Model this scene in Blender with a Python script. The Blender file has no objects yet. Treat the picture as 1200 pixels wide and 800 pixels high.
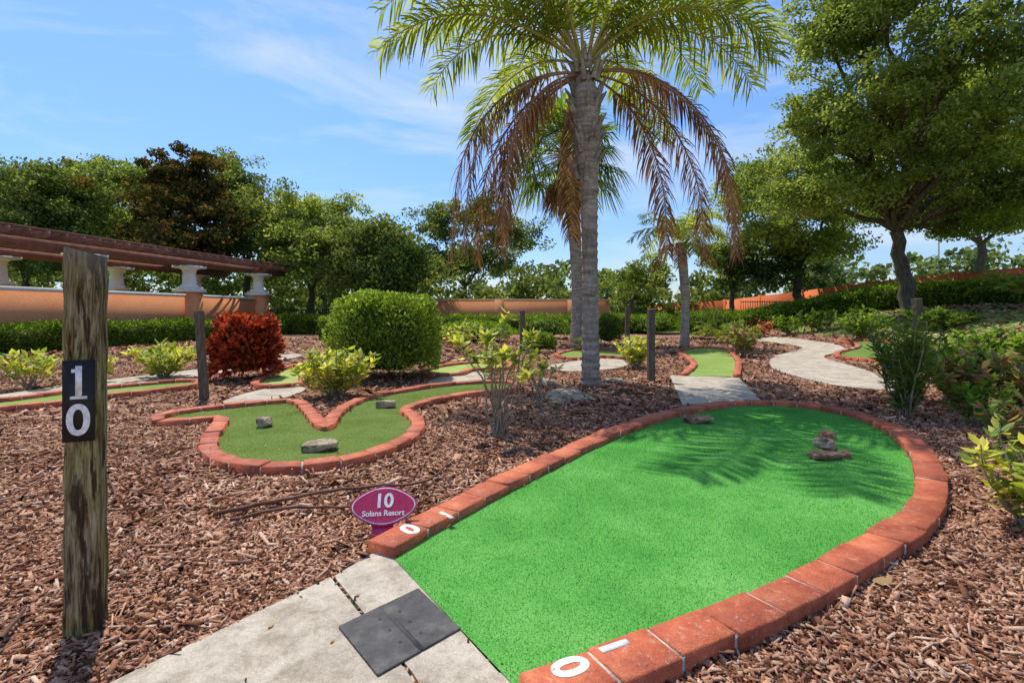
import bpy, math, random
import numpy as np
from mathutils import Vector
from mathutils.geometry import tessellate_polygon
rng=np.random.default_rng(7); random.seed(7)
H=1.3; F=600.0; CX=600.0; HY=366.0
scene=bpy.context.scene
scene.view_settings.view_transform='Standard'; scene.view_settings.look='None'; scene.view_settings.exposure=0
def sstep(t):
    t=np.clip(t,0,1); return t*t*(3-2*t)
def terr(x,y):
    return 1.55*sstep((np.asarray(x)-0.12*np.asarray(y)-6)/9.0)
# ground survey: sight line (bearing, depression) intersected with the terrain
_ys=np.arange(0.6,90,0.02)
def G(u,v):
    dx=(u-CX)/F; dz=-(v-HY)/F
    if dz<-0.01 and float(terr(dx*H/-dz,H/-dz))<1e-6:
        y=H/-dz; return np.array([dx*y,y,0.0])
    z=H+dz*_ys; t=terr(dx*_ys,_ys); k=np.argmax(z<=t)
    y=_ys[k]; return np.array([dx*y,y,float(t[k])])
def P(u,v,y): return np.array([(u-CX)/F*y,y,H-(v-HY)/F*y])
# ---------------- mesh helpers
def finish(me,name,mat,smooth=False):
    ob=bpy.data.objects.new(name,me); scene.collection.objects.link(ob)
    for m in (mat if isinstance(mat,(list,tuple)) else [mat]): me.materials.append(m)
    if smooth: me.polygons.foreach_set('use_smooth',np.ones(len(me.polygons),dtype=bool))
    return ob
def np_mesh(name,V,Q,mat,smooth=False):
    V=np.asarray(V,dtype=np.float32); Q=np.asarray(Q,dtype=np.int32)
    me=bpy.data.meshes.new(name); me.vertices.add(len(V)); me.vertices.foreach_set('co',V.ravel())
    m,k=Q.shape; me.loops.add(m*k); me.loops.foreach_set('vertex_index',Q.ravel())
    me.polygons.add(m); me.polygons.foreach_set('loop_start',np.arange(0,m*k,k,dtype=np.int32))
    me.update(calc_edges=True)
    return finish(me,name,mat,smooth)
class MB:
    def __init__(s): s.V=[];s.F=[];s.n=0
    def add(s,V,Fc):
        V=np.asarray(V,dtype=float).reshape(-1,3); Fc=np.asarray(Fc)
        if len(V)==0: return
        s.V.append(V); s.F.append(Fc+s.n); s.n+=len(V)
    def box(s,p0,p1,z0,z1,th,z0b=None,z1b=None):
        p0=np.array(p0[:2],float);p1=np.array(p1[:2],float); d=p1-p0; d/=np.linalg.norm(d); n=np.array([-d[1],d[0]])*th/2
        z0b=z0 if z0b is None else z0b; z1b=z1 if z1b is None else z1b
        a,b,c,e=p0-n,p1-n,p1+n,p0+n
        V=[(*a,z0),(*b,z0b),(*c,z0b),(*e,z0),(*a,z1),(*b,z1b),(*c,z1b),(*e,z1)]
        s.add(V,[(0,3,2,1),(4,5,6,7),(0,1,5,4),(1,2,6,5),(2,3,7,6),(3,0,4,7)])
    def build(s,name,mat,smooth=False):
        return np_mesh(name,np.concatenate(s.V),np.concatenate(s.F),mat,smooth)
def group(name,objs,loc=(0,0,0)):
    e=bpy.data.objects.new(name,None); scene.collection.objects.link(e); e.empty_display_size=.2
    for o in objs: o.parent=e
    return e
def tube(pts,rad,sides=8):
    pts=np.asarray(pts,float); n=len(pts); rad=np.broadcast_to(rad,(n,))
    T=np.gradient(pts,axis=0); T/=np.linalg.norm(T,axis=1)[:,None]+1e-9
    ref=np.array([0.31,0.95,0.05]) if abs(T[:,2]).mean()>.5 else np.array([0,0,1.])
    A=np.cross(T,ref); A/=np.linalg.norm(A,axis=1)[:,None]+1e-9; B=np.cross(T,A)
    a=np.linspace(0,2*np.pi,sides,endpoint=False)
    V=pts[:,None,:]+rad[:,None,None]*(np.cos(a)[None,:,None]*A[:,None,:]+np.sin(a)[None,:,None]*B[:,None,:])
    i=np.arange(n-1)[:,None]*sides; j=np.arange(sides)[None,:]; j2=(j+1)%sides
    Q=np.stack([i+j,i+j2,i+sides+j2,i+sides+j],-1).reshape(-1,4)
    return V.reshape(-1,3),Q
def unit(v): return v/(np.linalg.norm(v,axis=-1,keepdims=True)+1e-9)
def rdir(n): return unit(rng.normal(size=(n,3)))
def leafs(C,s,asp=.5,dirs=None,hexa=False,flat=.5,spread=1.0):
    n=len(C); a=rdir(n)*spread
    if dirs is not None: a=a+dirs
    a=unit(a)
    up=rdir(n)*(1-flat); up[:,2]+=flat
    b=unit(np.cross(a,up)); c=np.cross(a,b)
    s=np.broadcast_to(s,(n,))[:,None]; w=s*asp*.5
    if not hexa:
        V=np.stack([C-a*s*.5,C+b*w,C+a*s*.5,C-b*w],1).reshape(-1,3)
        return V,np.arange(4*n).reshape(-1,4)
    f=w*.35
    V=np.stack([C,C+a*s*.28+b*w*.85+c*f,C+a*s*.65+b*w*.9+c*f,C+a*s,C+a*s*.65-b*w*.9+c*f,C+a*s*.28-b*w*.85+c*f],1).reshape(-1,3)
    k=np.arange(n)[:,None]*6
    Q=np.concatenate([k+np.array([[0,1,2,3]]),k+np.array([[0,3,4,5]])])
    return V,Q
def catmull(pts,sub=12,closed=False):
    p=np.asarray(pts,float); n=len(p); out=[]
    for i in range(n if closed else n-1):
        if closed: a,b,c,d=p[(i-1)%n],p[i],p[(i+1)%n],p[(i+2)%n]
        else: a,b,c,d=p[max(i-1,0)],p[i],p[i+1],p[min(i+2,n-1)]
        for t in np.linspace(0,1,sub,endpoint=False):
            out.append(.5*((2*b)+(-a+c)*t+(2*a-5*b+4*c-d)*t*t+(-a+3*b-3*c+d)*t**3))
    if not closed: out.append(p[-1])
    return np.array(out)
def inpoly(x,y,poly):
    r=np.zeros(len(x),bool); n=len(poly); j=n-1
    for i in range(n):
        xi,yi=poly[i][:2]; xj,yj=poly[j][:2]
        c=((yi>y)!=(yj>y))&(x<(xj-xi)*(y-yi)/(yj-yi+1e-12)+xi); r^=c; j=i
    return r
# ---------------- materials
def mat_new(name,rough=.8,spec=.3):
    m=bpy.data.materials.new(name); m.use_nodes=True; nt=m.node_tree; b=nt.nodes['Principled BSDF']
    b.inputs['Roughness'].default_value=rough; b.inputs['Specular IOR Level'].default_value=spec
    return m,nt,b
def ramp(nt,fac,stops):
    r=nt.nodes.new('ShaderNodeValToRGB'); e=r.color_ramp.elements
    while len(e)<len(stops): e.new(.5)
    for i,(p,c) in enumerate(stops): e[i].position=p; e[i].color=(*c,1)
    nt.links.new(fac,r.inputs[0]); return r.outputs[0]
def mix(nt,f,a,b,mode='MIX'):
    m=nt.nodes.new('ShaderNodeMix'); m.data_type='RGBA'; m.blend_type=mode
    for s,v in ((0,f),(6,a),(7,b)):
        if isinstance(v,bpy.types.NodeSocket): nt.links.new(v,m.inputs[s])
        else: m.inputs[s].default_value=v if s==0 else (*v,1)
    return m.outputs[2]
def coords(nt,scale=(1,1,1)):
    t=nt.nodes.new('ShaderNodeTexCoord'); mp=nt.nodes.new('ShaderNodeMapping'); mp.inputs['Scale'].default_value=scale
    nt.links.new(t.outputs['Object'],mp.inputs[0]); return mp.outputs[0]
def noise(nt,vec,scale,detail=4,rough=.6,dist=0):
    n=nt.nodes.new('ShaderNodeTexNoise'); n.inputs['Scale'].default_value=scale; n.inputs['Detail'].default_value=detail
    n.inputs['Roughness'].default_value=rough; n.inputs['Distortion'].default_value=dist; nt.links.new(vec,n.inputs['Vector']); return n.outputs[0]
def bump(nt,b,h,dist=.01,st=.6):
    bp=nt.nodes.new('ShaderNodeBump'); bp.inputs['Strength'].default_value=st; bp.inputs['Distance'].default_value=dist
    nt.links.new(h,bp.inputs['Height']); nt.links.new(bp.outputs[0],b.inputs['Normal'])
def noisy(name,stops,scale=5,rough=.85,spec=.2,vscale=(1,1,1),bd=.01,bs=.5,fine=60,island=0):
    m,nt,b=mat_new(name,rough,spec); v=coords(nt,vscale); f=noise(nt,v,scale,4,.65)
    c=ramp(nt,f,stops)
    f2=noise(nt,v,fine,1,.6)
    c=mix(nt,.35,c,ramp(nt,f2,[(.3,(.45,.45,.45)),(.7,(1.35,1.35,1.35))]),'MULTIPLY')
    if island:
        g=nt.nodes.new('ShaderNodeNewGeometry'); c=mix(nt,island,c,ramp(nt,g.outputs['Random Per Island'],[(0,(.4,.4,.4)),(.5,(1,1,1)),(1,(1.6,1.5,1.45))]),'MULTIPLY')
    nt.links.new(c,b.inputs['Base Color']); bump(nt,b,f2,bd,bs); return m
def diffuse_out(nt,c,trans=0,tcol=None):
    d=nt.nodes.new('ShaderNodeBsdfDiffuse'); nt.links.new(c,d.inputs[0]); out=d.outputs[0]
    if trans:
        t=nt.nodes.new('ShaderNodeBsdfTranslucent'); nt.links.new(tcol if tcol is not None else c,t.inputs[0]); ms=nt.nodes.new('ShaderNodeMixShader'); ms.inputs[0].default_value=trans
        nt.links.new(out,ms.inputs[1]); nt.links.new(t.outputs[0],ms.inputs[2]); out=ms.outputs[0]
    nt.links.new(out,nt.nodes['Material Output'].inputs[0])
def leafmat(name,cols,trans=.38,patch=.5,rough=.5,gloss=True):
    m,nt,b=mat_new(name,rough,.3); g=nt.nodes.new('ShaderNodeNewGeometry')
    n=len(cols); c=ramp(nt,g.outputs['Random Per Island'],[(i/(n-1) if n>1 else 0,cc) for i,cc in enumerate(cols)])
    v=coords(nt); f=noise(nt,v,patch,0,.6)
    c=mix(nt,.8,c,ramp(nt,f,[(.32,(.6,.66,.55)),(.5,(1,1,1)),(.68,(1.4,1.3,1.15))]),'MULTIPLY')
    c2=mix(nt,1.0,c,(1.6,1.55,.75),'MULTIPLY')
    if not gloss:
        nt.nodes.remove(b); diffuse_out(nt,c,trans,c2); return m
    nt.links.new(c,b.inputs['Base Color'])
    t=nt.nodes.new('ShaderNodeBsdfTranslucent'); nt.links.new(c2,t.inputs[0])
    ms=nt.nodes.new('ShaderNodeMixShader'); ms.inputs[0].default_value=trans
    nt.links.new(b.outputs[0],ms.inputs[1]); nt.links.new(t.outputs[0],ms.inputs[2]); nt.links.new(ms.outputs[0],nt.nodes['Material Output'].inputs[0])
    return m
M={}
NG=dict(gloss=False)
M['oak']=leafmat('oak_leaves',[(.085,.12,.035),(.16,.20,.06),(.25,.29,.105)],**NG)
M['oakL']=leafmat('oak_leaves_light',[(.125,.17,.04),(.23,.29,.075),(.36,.42,.14)],.45,**NG)
M['dark']=leafmat('dark_leaves',[(.035,.065,.02),(.065,.11,.03),(.10,.15,.045)],.28,**NG)
M['magn']=leafmat('magnolia_leaves',[(.03,.045,.015),(.07,.08,.025),(.26,.13,.045)],.28,**NG)
M['bg']=leafmat('distant_leaves',[(.10,.14,.06),(.14,.19,.085),(.20,.25,.12)],**NG)
M['hedge']=leafmat('hedge_leaves',[(.08,.15,.02),(.16,.27,.035),(.27,.38,.06)],.4,2,**NG)
M['box']=leafmat('boxshrub_leaves',[(.10,.17,.02),(.19,.30,.035),(.36,.45,.08)],.4,3)
M['yel']=leafmat('yellow_croton_leaves',[(.12,.20,.03),(.30,.38,.05),(.52,.52,.08),(.70,.64,.16)],.42,4)
M['red']=leafmat('red_croton_leaves',[(.14,.02,.012),(.38,.045,.02),(.58,.14,.05)],.3,4)
M['grn']=leafmat('shrub_leaves',[(.06,.12,.02),(.13,.21,.04),(.24,.32,.06)],.4,3,**NG)
M['purp']=leafmat('mixed_croton_leaves',[(.09,.17,.03),(.20,.28,.05),(.24,.07,.08),(.48,.43,.09)],.38,4)
M['palm']=leafmat('palm_leaves',[(.13,.19,.03),(.24,.30,.05),(.40,.43,.09)],.5,1,**NG)
M['fan']=leafmat('fan_palm_leaves',[(.06,.12,.02),(.14,.22,.035),(.34,.38,.06)],.42,1,**NG)
M['dead']=leafmat('dead_palm_leaves',[(.14,.065,.045),(.29,.145,.09),(.45,.27,.16)],.32,1,**NG)
M['bark']=noisy('bark',[(.3,(.06,.048,.035)),(.7,(.18,.15,.115))],4,vscale=(3,3,1),bd=.03)
M['rachis']=noisy('palm_stalk',[(.3,(.30,.28,.08)),(.7,(.48,.38,.14))],4)
M['drachis']=noisy('dead_palm_stalk',[(.3,(.28,.14,.08)),(.7,(.46,.26,.15))],4)
M['stem']=noisy('plant_stem',[(.3,(.22,.18,.12)),(.7,(.42,.35,.25))],10)
def brickmat():
    m,nt,b=mat_new('painted_brick',.62,.3); v=coords(nt); g=nt.nodes.new('ShaderNodeNewGeometry')
    c=ramp(nt,noise(nt,v,6,6,.7),[(.28,(.29,.06,.03)),(.48,(.47,.11,.048)),(.62,(.56,.16,.07)),(.78,(.64,.29,.18))])
    c=mix(nt,.7,c,ramp(nt,g.outputs['Random Per Island'],[(0,(.60,.54,.52)),(.5,(1,1,1)),(1,(1.22,1.28,1.3))]),'MULTIPLY')
    c=mix(nt,ramp(nt,noise(nt,v,26,5,.75),[(.58,(0,0,0)),(.68,(.6,.6,.6))]),c,(.56,.40,.31))
    c=mix(nt,ramp(nt,noise(nt,v,13,5,.75,1.0),[(.57,(0,0,0)),(.70,(.65,.65,.65))]),c,(.14,.055,.035))
    f=noise(nt,v,110,3,.7); c=mix(nt,.45,c,ramp(nt,f,[(.3,(.55,.55,.55)),(.7,(1.3,1.3,1.3))]),'MULTIPLY')
    nt.links.new(c,b.inputs['Base Color']); bump(nt,b,f,.006,.8); return m
M['brick']=brickmat()
M['mortar']=noisy('mortar',[(.3,(.34,.29,.25)),(.7,(.55,.50,.44))],9)
M['stone']=noisy('field_stone',[(.35,(.11,.085,.055)),(.5,(.34,.26,.18)),(.7,(.52,.42,.30))],9,bd=.02,fine=40)
M['stone2']=noisy('red_stone',[(.35,(.12,.065,.045)),(.5,(.28,.155,.10)),(.7,(.44,.27,.18))],9,bd=.02,fine=40)
M['wall']=noisy('orange_stucco',[(.3,(.70,.28,.12)),(.7,(.78,.34,.16))],.6,.9,.1,fine=30)
M['fence']=noisy('orange_red_wall',[(.3,(.62,.16,.06)),(.7,(.72,.22,.09))],1.5,.9,.1,fine=30)
M['white']=noisy('white_trim',[(.3,(.72,.69,.64)),(.7,(.86,.84,.79))],2)
M['pergola']=noisy('stained_wood',[(.3,(.17,.08,.055)),(.7,(.31,.155,.11))],3,island=.4)
M['iron']=noisy('black_iron',[(.3,(.012,.012,.012)),(.7,(.03,.03,.03))],3,.5)
M['rubber']=noisy('rubber_mat',[(.3,(.048,.045,.044)),(.5,(.075,.072,.07)),(.7,(.13,.12,.11))],12,.75,.3,bd=.002,fine=250)
M['maroon']=noisy('maroon_sign_paint',[(.3,(.42,.018,.085)),(.7,(.50,.03,.11))],5,.35,.5,bd=.0003)
M['wpaint']=noisy('white_paint',[(.36,(.48,.20,.13)),(.42,(.72,.66,.60)),(.7,(.84,.82,.78))],22,.6,.3,bd=.001)
M['black']=noisy('black_plate',[(.3,(.010,.010,.010)),(.7,(.022,.022,.022))],5,.5,.3,bd=.0005)
M['digit']=noisy('digit_white',[(.3,(.72,.72,.70)),(.7,(.86,.86,.84))],30,.5,.3,bd=.0005)
M['core']=noisy('foliage_shade',[(.3,(.025,.04,.01)),(.7,(.06,.09,.02))],6)  # dark colour standing in for the shade inside shrubs and hedges
def conc():
    m,nt,b=mat_new('concrete',.9,.15); v=coords(nt)
    c=ramp(nt,noise(nt,v,2.5,7,.7),[(.3,(.36,.31,.245)),(.5,(.48,.42,.34)),(.7,(.58,.52,.43))])
    s=ramp(nt,noise(nt,v,18,6,.7),[(.35,(.72,.69,.64)),(.55,(1.05,1.04,1.02))]); c=mix(nt,.8,c,s,'MULTIPLY')
    s2=ramp(nt,noise(nt,v,5,8,.75,.8),[(.35,(.60,.57,.52)),(.5,(1.0,1.0,1.0))]); c=mix(nt,.7,c,s2,'MULTIPLY')
    f=noise(nt,v,170,3,.6); c=mix(nt,.6,c,ramp(nt,f,[(.3,(.55,.55,.55)),(.65,(1.15,1.15,1.15))]),'MULTIPLY')
    nt.links.new(c,b.inputs['Base Color']); bump(nt,b,f,.003,.6); return m
M['conc']=conc()
def turf(name,a,bc,cc):
    m,nt,b=mat_new(name,.75,.25); v=coords(nt); g=nt.nodes.new('ShaderNodeNewGeometry')
    c=ramp(nt,noise(nt,v,1.4,5,.72,.3),[(.3,a),(.5,bc),(.7,cc)])
    f=noise(nt,v,130,1,.7); c=mix(nt,.7,c,ramp(nt,f,[(.3,(.55,.55,.55)),(.7,(1.45,1.45,1.45))]),'MULTIPLY')
    c=mix(nt,1.0,c,ramp(nt,g.outputs['Random Per Island'],[(0,(.36,.42,.36)),(.5,(1,1,1)),(1,(1.8,1.5,1.8))]),'MULTIPLY')
    nt.nodes.remove(b); diffuse_out(nt,c,.2); return m
M['turf']=turf('green_turf',(.060,.26,.042),(.090,.33,.058),(.145,.40,.09))
M['turf2']=turf('pale_turf',(.27,.36,.09),(.36,.46,.13),(.43,.52,.18))
M['turf3']=turf('pale_turf_far',(.17,.27,.065),(.23,.34,.085),(.28,.38,.115))
def mulch_stops(): return [(0,(.05,.022,.014)),(.22,(.18,.082,.05)),(.5,(.36,.185,.118)),(.82,(.50,.30,.205)),(1,(.64,.47,.36))]
def chipmat():
    m,nt,b=mat_new('mulch_chips',.85,.2); g=nt.nodes.new('ShaderNodeNewGeometry'); v=coords(nt)
    c=ramp(nt,g.outputs['Random Per Island'],mulch_stops())
    c=mix(nt,.8,c,ramp(nt,noise(nt,v,.9,3,.6),[(.3,(.66,.61,.58)),(.7,(1.25,1.2,1.12))]),'MULTIPLY')
    c=mix(nt,.5,c,ramp(nt,noise(nt,v,90,1,.6),[(.3,(.5,.5,.5)),(.7,(1.3,1.3,1.3))]),'MULTIPLY')
    nt.nodes.remove(b); diffuse_out(nt,c); return m
M['chip']=chipmat()
def groundmat():
    m,nt,b=mat_new('mulch_ground',.95,.1); v=coords(nt)
    def vor(vs,rot):
        t=nt.nodes.new('ShaderNodeTexCoord'); mp=nt.nodes.new('ShaderNodeMapping'); mp.inputs['Scale'].default_value=vs; mp.inputs['Rotation'].default_value=(0,0,rot)
        nt.links.new(t.outputs['Object'],mp.inputs[0])
        n=nt.nodes.new('ShaderNodeTexVoronoi'); n.inputs['Scale'].default_value=1; nt.links.new(mp.outputs[0],n.inputs['Vector']); return n
    a=vor((14,45,20),.5); a2=vor((40,13,20),.3)
    sel=ramp(nt,noise(nt,v,9,2),[(.48,(0,0,0)),(.52,(1,1,1))])
    def sx(o):
        s=nt.nodes.new('ShaderNodeSeparateColor'); nt.links.new(o,s.inputs[0]); return s.outputs[0]
    ca=ramp(nt,sx(a.outputs['Color']),mulch_stops()); cb=ramp(nt,sx(a2.outputs['Color']),mulch_stops())
    c=mix(nt,sel,ca,cb); c=mix(nt,.7,c,ramp(nt,noise(nt,v,1.1,4,.65),[(.3,(.5,.46,.42)),(.7,(1.05,1.0,.95))]),'MULTIPLY')
    sp=nt.nodes.new('ShaderNodeSeparateXYZ'); tc=nt.nodes.new('ShaderNodeTexCoord'); nt.links.new(tc.outputs['Object'],sp.inputs[0])
    def mth(op,x,y):
        q=nt.nodes.new('ShaderNodeMath'); q.operation=op
        for i,w in enumerate((x,y)):
            if isinstance(w,bpy.types.NodeSocket): nt.links.new(w,q.inputs[i])
            else: q.inputs[i].default_value=w
        return q.outputs[0]
    u=mth('SUBTRACT',sp.outputs[0],mth('MULTIPLY',sp.outputs[1],.12))
    u=mth('ADD',u,mth('MULTIPLY',noise(nt,v,.5,3),2.0))
    g1=mth('GREATER_THAN',u,10.3); g2=mth('GREATER_THAN',sp.outputs[1],33.0); g3=mth('LESS_THAN',u,-19)
    gm=mth('MAXIMUM',mth('MAXIMUM',g1,g2),g3)
    gc=ramp(nt,noise(nt,v,3,6,.7),[(.3,(.13,.19,.04)),(.6,(.23,.30,.075)),(.8,(.34,.37,.12))])
    c=mix(nt,gm,c,gc); nt.links.new(c,b.inputs['Base Color']); bump(nt,b,a.outputs['Distance'],.02,.8); return m
# ---------------- ground
def axis(lo,hi,st,far): 
    c=np.arange(lo,hi+.01,st); o=np.array([1.,3,8,20,60,150,400,far]); return np.concatenate([(lo-o)[::-1],c,hi+o])
xs=axis(-40,40,.5,1200); ys=axis(-8,60,.5,1200)
X,Y=np.meshgrid(xs,ys); Z=terr(X,np.clip(Y,-10,90))-0.0
V=np.stack([X,Y,Z],-1).reshape(-1,3); nx=len(xs); ii,jj=np.meshgrid(np.arange(nx-1),np.arange(len(ys)-1)); k=(jj*nx+ii).ravel()
np_mesh('ground',V,np.stack([k,k+1,k+nx+1,k+nx],-1),groundmat(),True)
masks=[]
def sheet(name,poly,z,mat,thick=0,parent=None):
    poly=[(float(p[0]),float(p[1]),float(terr(p[0],p[1]))+z) for p in poly]
    tris=tessellate_polygon([[Vector(p) for p in poly]])
    Vv=list(poly); Ff=[]
    n=len(poly)
    for t in tris:
        a,b,c=[Vector(poly[q]) for q in t]
        Ff.append(t if (b-a).cross(c-a).z>0 else t[::-1])
    if thick:
        Vv+= [(p[0],p[1],p[2]-thick) for p in poly]
        for i in range(n): Ff.append((i,(i+1)%n,n+(i+1)%n,n+i))
    me=bpy.data.meshes.new(name); me.from_pydata(Vv,[],Ff); me.update()
    return finish(me,name,mat)
def bricks(path,sign=None,w=.19,L=.29,h=.085,closed=False,flatends=0):
    """path: fine inner polyline; bricks laid outward"""
    p=np.array(path)[:,:2]
    if closed: p=np.vstack([p,p[:1]])
    if sign is None:
        q=p; area=np.sum(q[:-1,0]*q[1:,1]-q[1:,0]*q[:-1,1]); sign=-1 if area>0 else 1
    d=np.linalg.norm(np.diff(p,axis=0),axis=1); s=np.concatenate([[0],np.cumsum(d)]); T=s[-1]
    n=max(1,int(round(T/L))); g=.007
    def at(t):
        t=np.clip(t,0,T); pt=np.array([np.interp(t,s,p[:,0]),np.interp(t,s,p[:,1])])
        e=.06; a=np.array([np.interp(np.clip(t-e,0,T),s,p[:,0]),np.interp(np.clip(t-e,0,T),s,p[:,1])]); b=np.array([np.interp(np.clip(t+e,0,T),s,p[:,0]),np.interp(np.clip(t+e,0,T),s,p[:,1])])
        q=b-a; q/=np.linalg.norm(q)+1e-9; return pt,np.array([-q[1],q[0]])*sign
    mb=MB(); mo=MB()
    for i in range(n):
        fl=0 if (i<flatends or i>=n-flatends) else 1
        a,na=at(i*T/n+g); b,nb=at((i+1)*T/n-g); ww=w*random.uniform(.94,1.05); hh=h+random.uniform(-.007,.007)*fl; o=random.uniform(-.010,.010)
        c=[a+na*o,b+nb*o,b+nb*ww,a+na*ww]; cen=sum(c)/4; tz=float(terr(cen[0],cen[1]))
        c=[cc+np.array([random.uniform(-.005,.005),random.uniform(-.005,.005)]) for cc in c]
        ins=[cc+(cen-cc)/np.linalg.norm(cen-cc)*.009 for cc in c]; tl=[random.uniform(-.005,.005)*fl for _ in c]
        Vv=[(*cc,tz-.03) for cc in c]+[(*cc,tz+hh-.008+t) for cc,t in zip(c,tl)]+[(*cc,tz+hh+t) for cc,t in zip(ins,tl)]
        Q=[]
        for r in (0,4):
            for k2 in range(4): Q.append((r+k2,r+(k2+1)%4,r+4+(k2+1)%4,r+4+k2))
        Q.append((8,9,10,11)); mb.add(Vv,Q)
        if i>0:
            c1,n1=at(i*T/n-g*1.6); c2,n2=at(i*T/n+g*1.6)
            q=[c1+n1*.006,c2+n2*.006,c2+n2*(w-.006),c1+n1*(w-.006)]
            mo.add([(*cc,tz+h-.012+random.uniform(0,.004)) for cc in q]+[(*cc,tz) for cc in q],[(0,1,2,3),(0,4,5,1),(1,5,6,2),(2,6,7,3),(3,7,4,0)])
    o=[mb.build('bricks',M['brick'])]
    if mo.n: o.append(mo.build('mortar_joints',M['mortar']))
    return o
def blades(poly,n,z,ln,wd,mat):
    x0,y0=poly[:,:2].min(0); x1,y1=poly[:,:2].max(0)
    x=rng.uniform(x0,x1,n*2); y=rng.uniform(y0,y1,n*2); k=inpoly(x,y,poly); x=x[k][:n]; y=y[k][:n]; m=len(x)
    C=np.stack([x,y,terr(x,y)+z],1); t=rng.normal(size=(m,3))*.8; t[:,2]=1; t=unit(t)
    b=rdir(m); b[:,2]=0; b=unit(b)*wd/2; l=rng.uniform(.6,1.1,m)[:,None]*ln
    return np_mesh('turf_blades',np.stack([C-b,C+b,C+t*l],1).reshape(-1,3),np.arange(3*m).reshape(-1,3),mat)
def onz(u,v,z): 
    y=(H-z)*F/(v-HY); return np.array([(u-CX)/F*y,y,0])
# ---- main putting green
L1=[(462,654),(510,625),(560,597),(600,575),(640,555),(700,524),(760,499),(800,487),(850,478),(890,475),(940,478),(990,487),(1030,503),(1058,525),(1070,550)]
R1=[(1069,575),(1052,599),(1000,631),(930,667),(860,697),(790,723),(720,749),(660,772),(607,790)]
main=np.array([onz(u,v,.03) for u,v in L1]+[onz(u,v,.08) for u,v in R1])
mainC=catmull(main,6)
o=[sheet('turf_surface',mainC,.030,M['turf']),blades(mainC,210000,.028,.011,.0042,M['turf'])]+bricks(mainC,1,L=.285,flatends=3)
masks.append(mainC)
def text(body,size,loc,rot,mat,extrude=.001,name='digit',sx=1,off=0):
    c=bpy.data.curves.new(name,'FONT'); c.body=body; c.size=size; c.align_x='CENTER'; c.align_y='CENTER'; c.extrude=extrude; c.offset=off
    ob=bpy.data.objects.new(name,c); scene.collection.objects.link(ob); ob.location=[float(q) for q in loc]; ob.rotation_euler=rot; ob.scale=(sx,1,1)
    c.materials.append(mat); return ob
for (u,v,ch,rz) in ((666,781,'0',-1.13),(720,756,'1',-1.13),(523,603,'1',.75),(481,620,'0',.75)):
    p=onz(u,v,.086)
    if ch=='0': o.append(text('0',.185,(p[0],p[1],.0862),(0,0,rz),M['wpaint'],.0006,'painted_digit',sx=.95,off=.007))
    else:
        d=np.array([-math.sin(rz),math.cos(rz)]); m_=MB(); m_.box(p[:2]-d*.062,p[:2]+d*.062,.0852,.0866,.030); o.append(m_.build('painted_digit',M['wpaint']))
group('putting_green',o)
def hole(pts,mat,closed=True,nbl=0,z=.03,name='putting_green',sub=5,L=.26,w=.14):
    a=np.array([G(u,v) for u,v in pts]); c=catmull(a,sub,closed); o=[sheet('turf_surface',c,z,mat)]+bricks(c,None if closed else (1),closed=closed,L=L,w=w)
    if nbl: o.append(blades(c,nbl,z,.007,.006,mat))
    masks.append(c); group(name,o)
hole([(195,498),(232,496),(262,494),(268,500),(258,515),(256,532),(272,545),(310,552),(360,551),(420,541),(463,524),(482,507),(478,494),(468,485),(498,474),(545,465),(590,460),(600,455),(585,451),(540,453),(480,461),(430,472),(402,490),(393,505),(375,508),(362,498),(348,480),(335,475),(280,480),(220,487),(196,492)],M['turf2'],nbl=60000,w=.15)
hole([(-120,492),(0,483),(120,468),(222,455),(215,450),(100,461),(0,474),(-120,482)],M['turf3'],name='putting_green')
hole([(305,455),(316,443),(348,431),(385,428),(378,434),(352,443),(348,453)],M['turf3'])
hole([(500,441),(512,433),(548,428),(590,427),(592,433),(550,436),(535,441)],M['turf3'])
hole([(805,442),(817,430),(808,420),(797,413),(818,409),(845,410),(858,419),(862,430),(858,443)],M['turf3'],closed=False)
hole([(655,417),(680,411),(712,412),(742,416),(745,421),(700,419),(672,422)],M['turf3'])
hole([(990,420),(986,415),(1008,409),(1006,404),(985,400),(1040,403),(1085,413),(1075,424),(1030,424)],M['turf3'])
# ---- concrete
def path(pts,name='concrete_path',smooth=True,world=False,th=.05,z=.026):
    a=np.array([(p[0],p[1],0) for p in pts]) if world else np.array([G(u,v) for u,v in pts]); c=catmull(a,5,True) if smooth else a
    masks.append(c); return sheet(name,c,z,M['conc'],th)
s1=path([(-.862,2.478),(-.705,2.775),(-.645,2.715),(-.048,1.815),(.055,1.78),(.50,1.10),(.10,1.12),(-.355,1.818)],'path_slab_strip',False,True)
s2=path([(-.876,2.469),(-.369,1.813),(.087,1.112),(-.9,.35),(-2.1,.65),(-1.363,1.797)],'path_slab_wide',False,True)
jm=MB(); jm.box((-.869,2.474),(.09,1.08),-.01,.016,.05); jt=jm.build('joint_sand',M['core'])
group('concrete_path',[s1,s2,jt])
path([(785,441),(866,444),(893,472),(800,476)],smooth=False)
path([(880,398),(915,403),(938,408),(908,418),(903,430),(930,441),(975,452),(1030,458),(1060,458),(1045,446),(1000,430),(965,419),(990,409),(960,401),(900,395)])
path([(-120,480),(0,464),(120,447),(250,431),(335,416),(352,418),(265,437),(150,453),(0,471),(-120,488)])
path([(262,472),(290,462),(330,454),(358,456),(340,466),(300,472),(275,477)])
path([(502,448),(545,437),(572,440),(560,449),(520,454)])
path([(640,430),(700,421),(735,424),(725,432),(665,436)])
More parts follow.
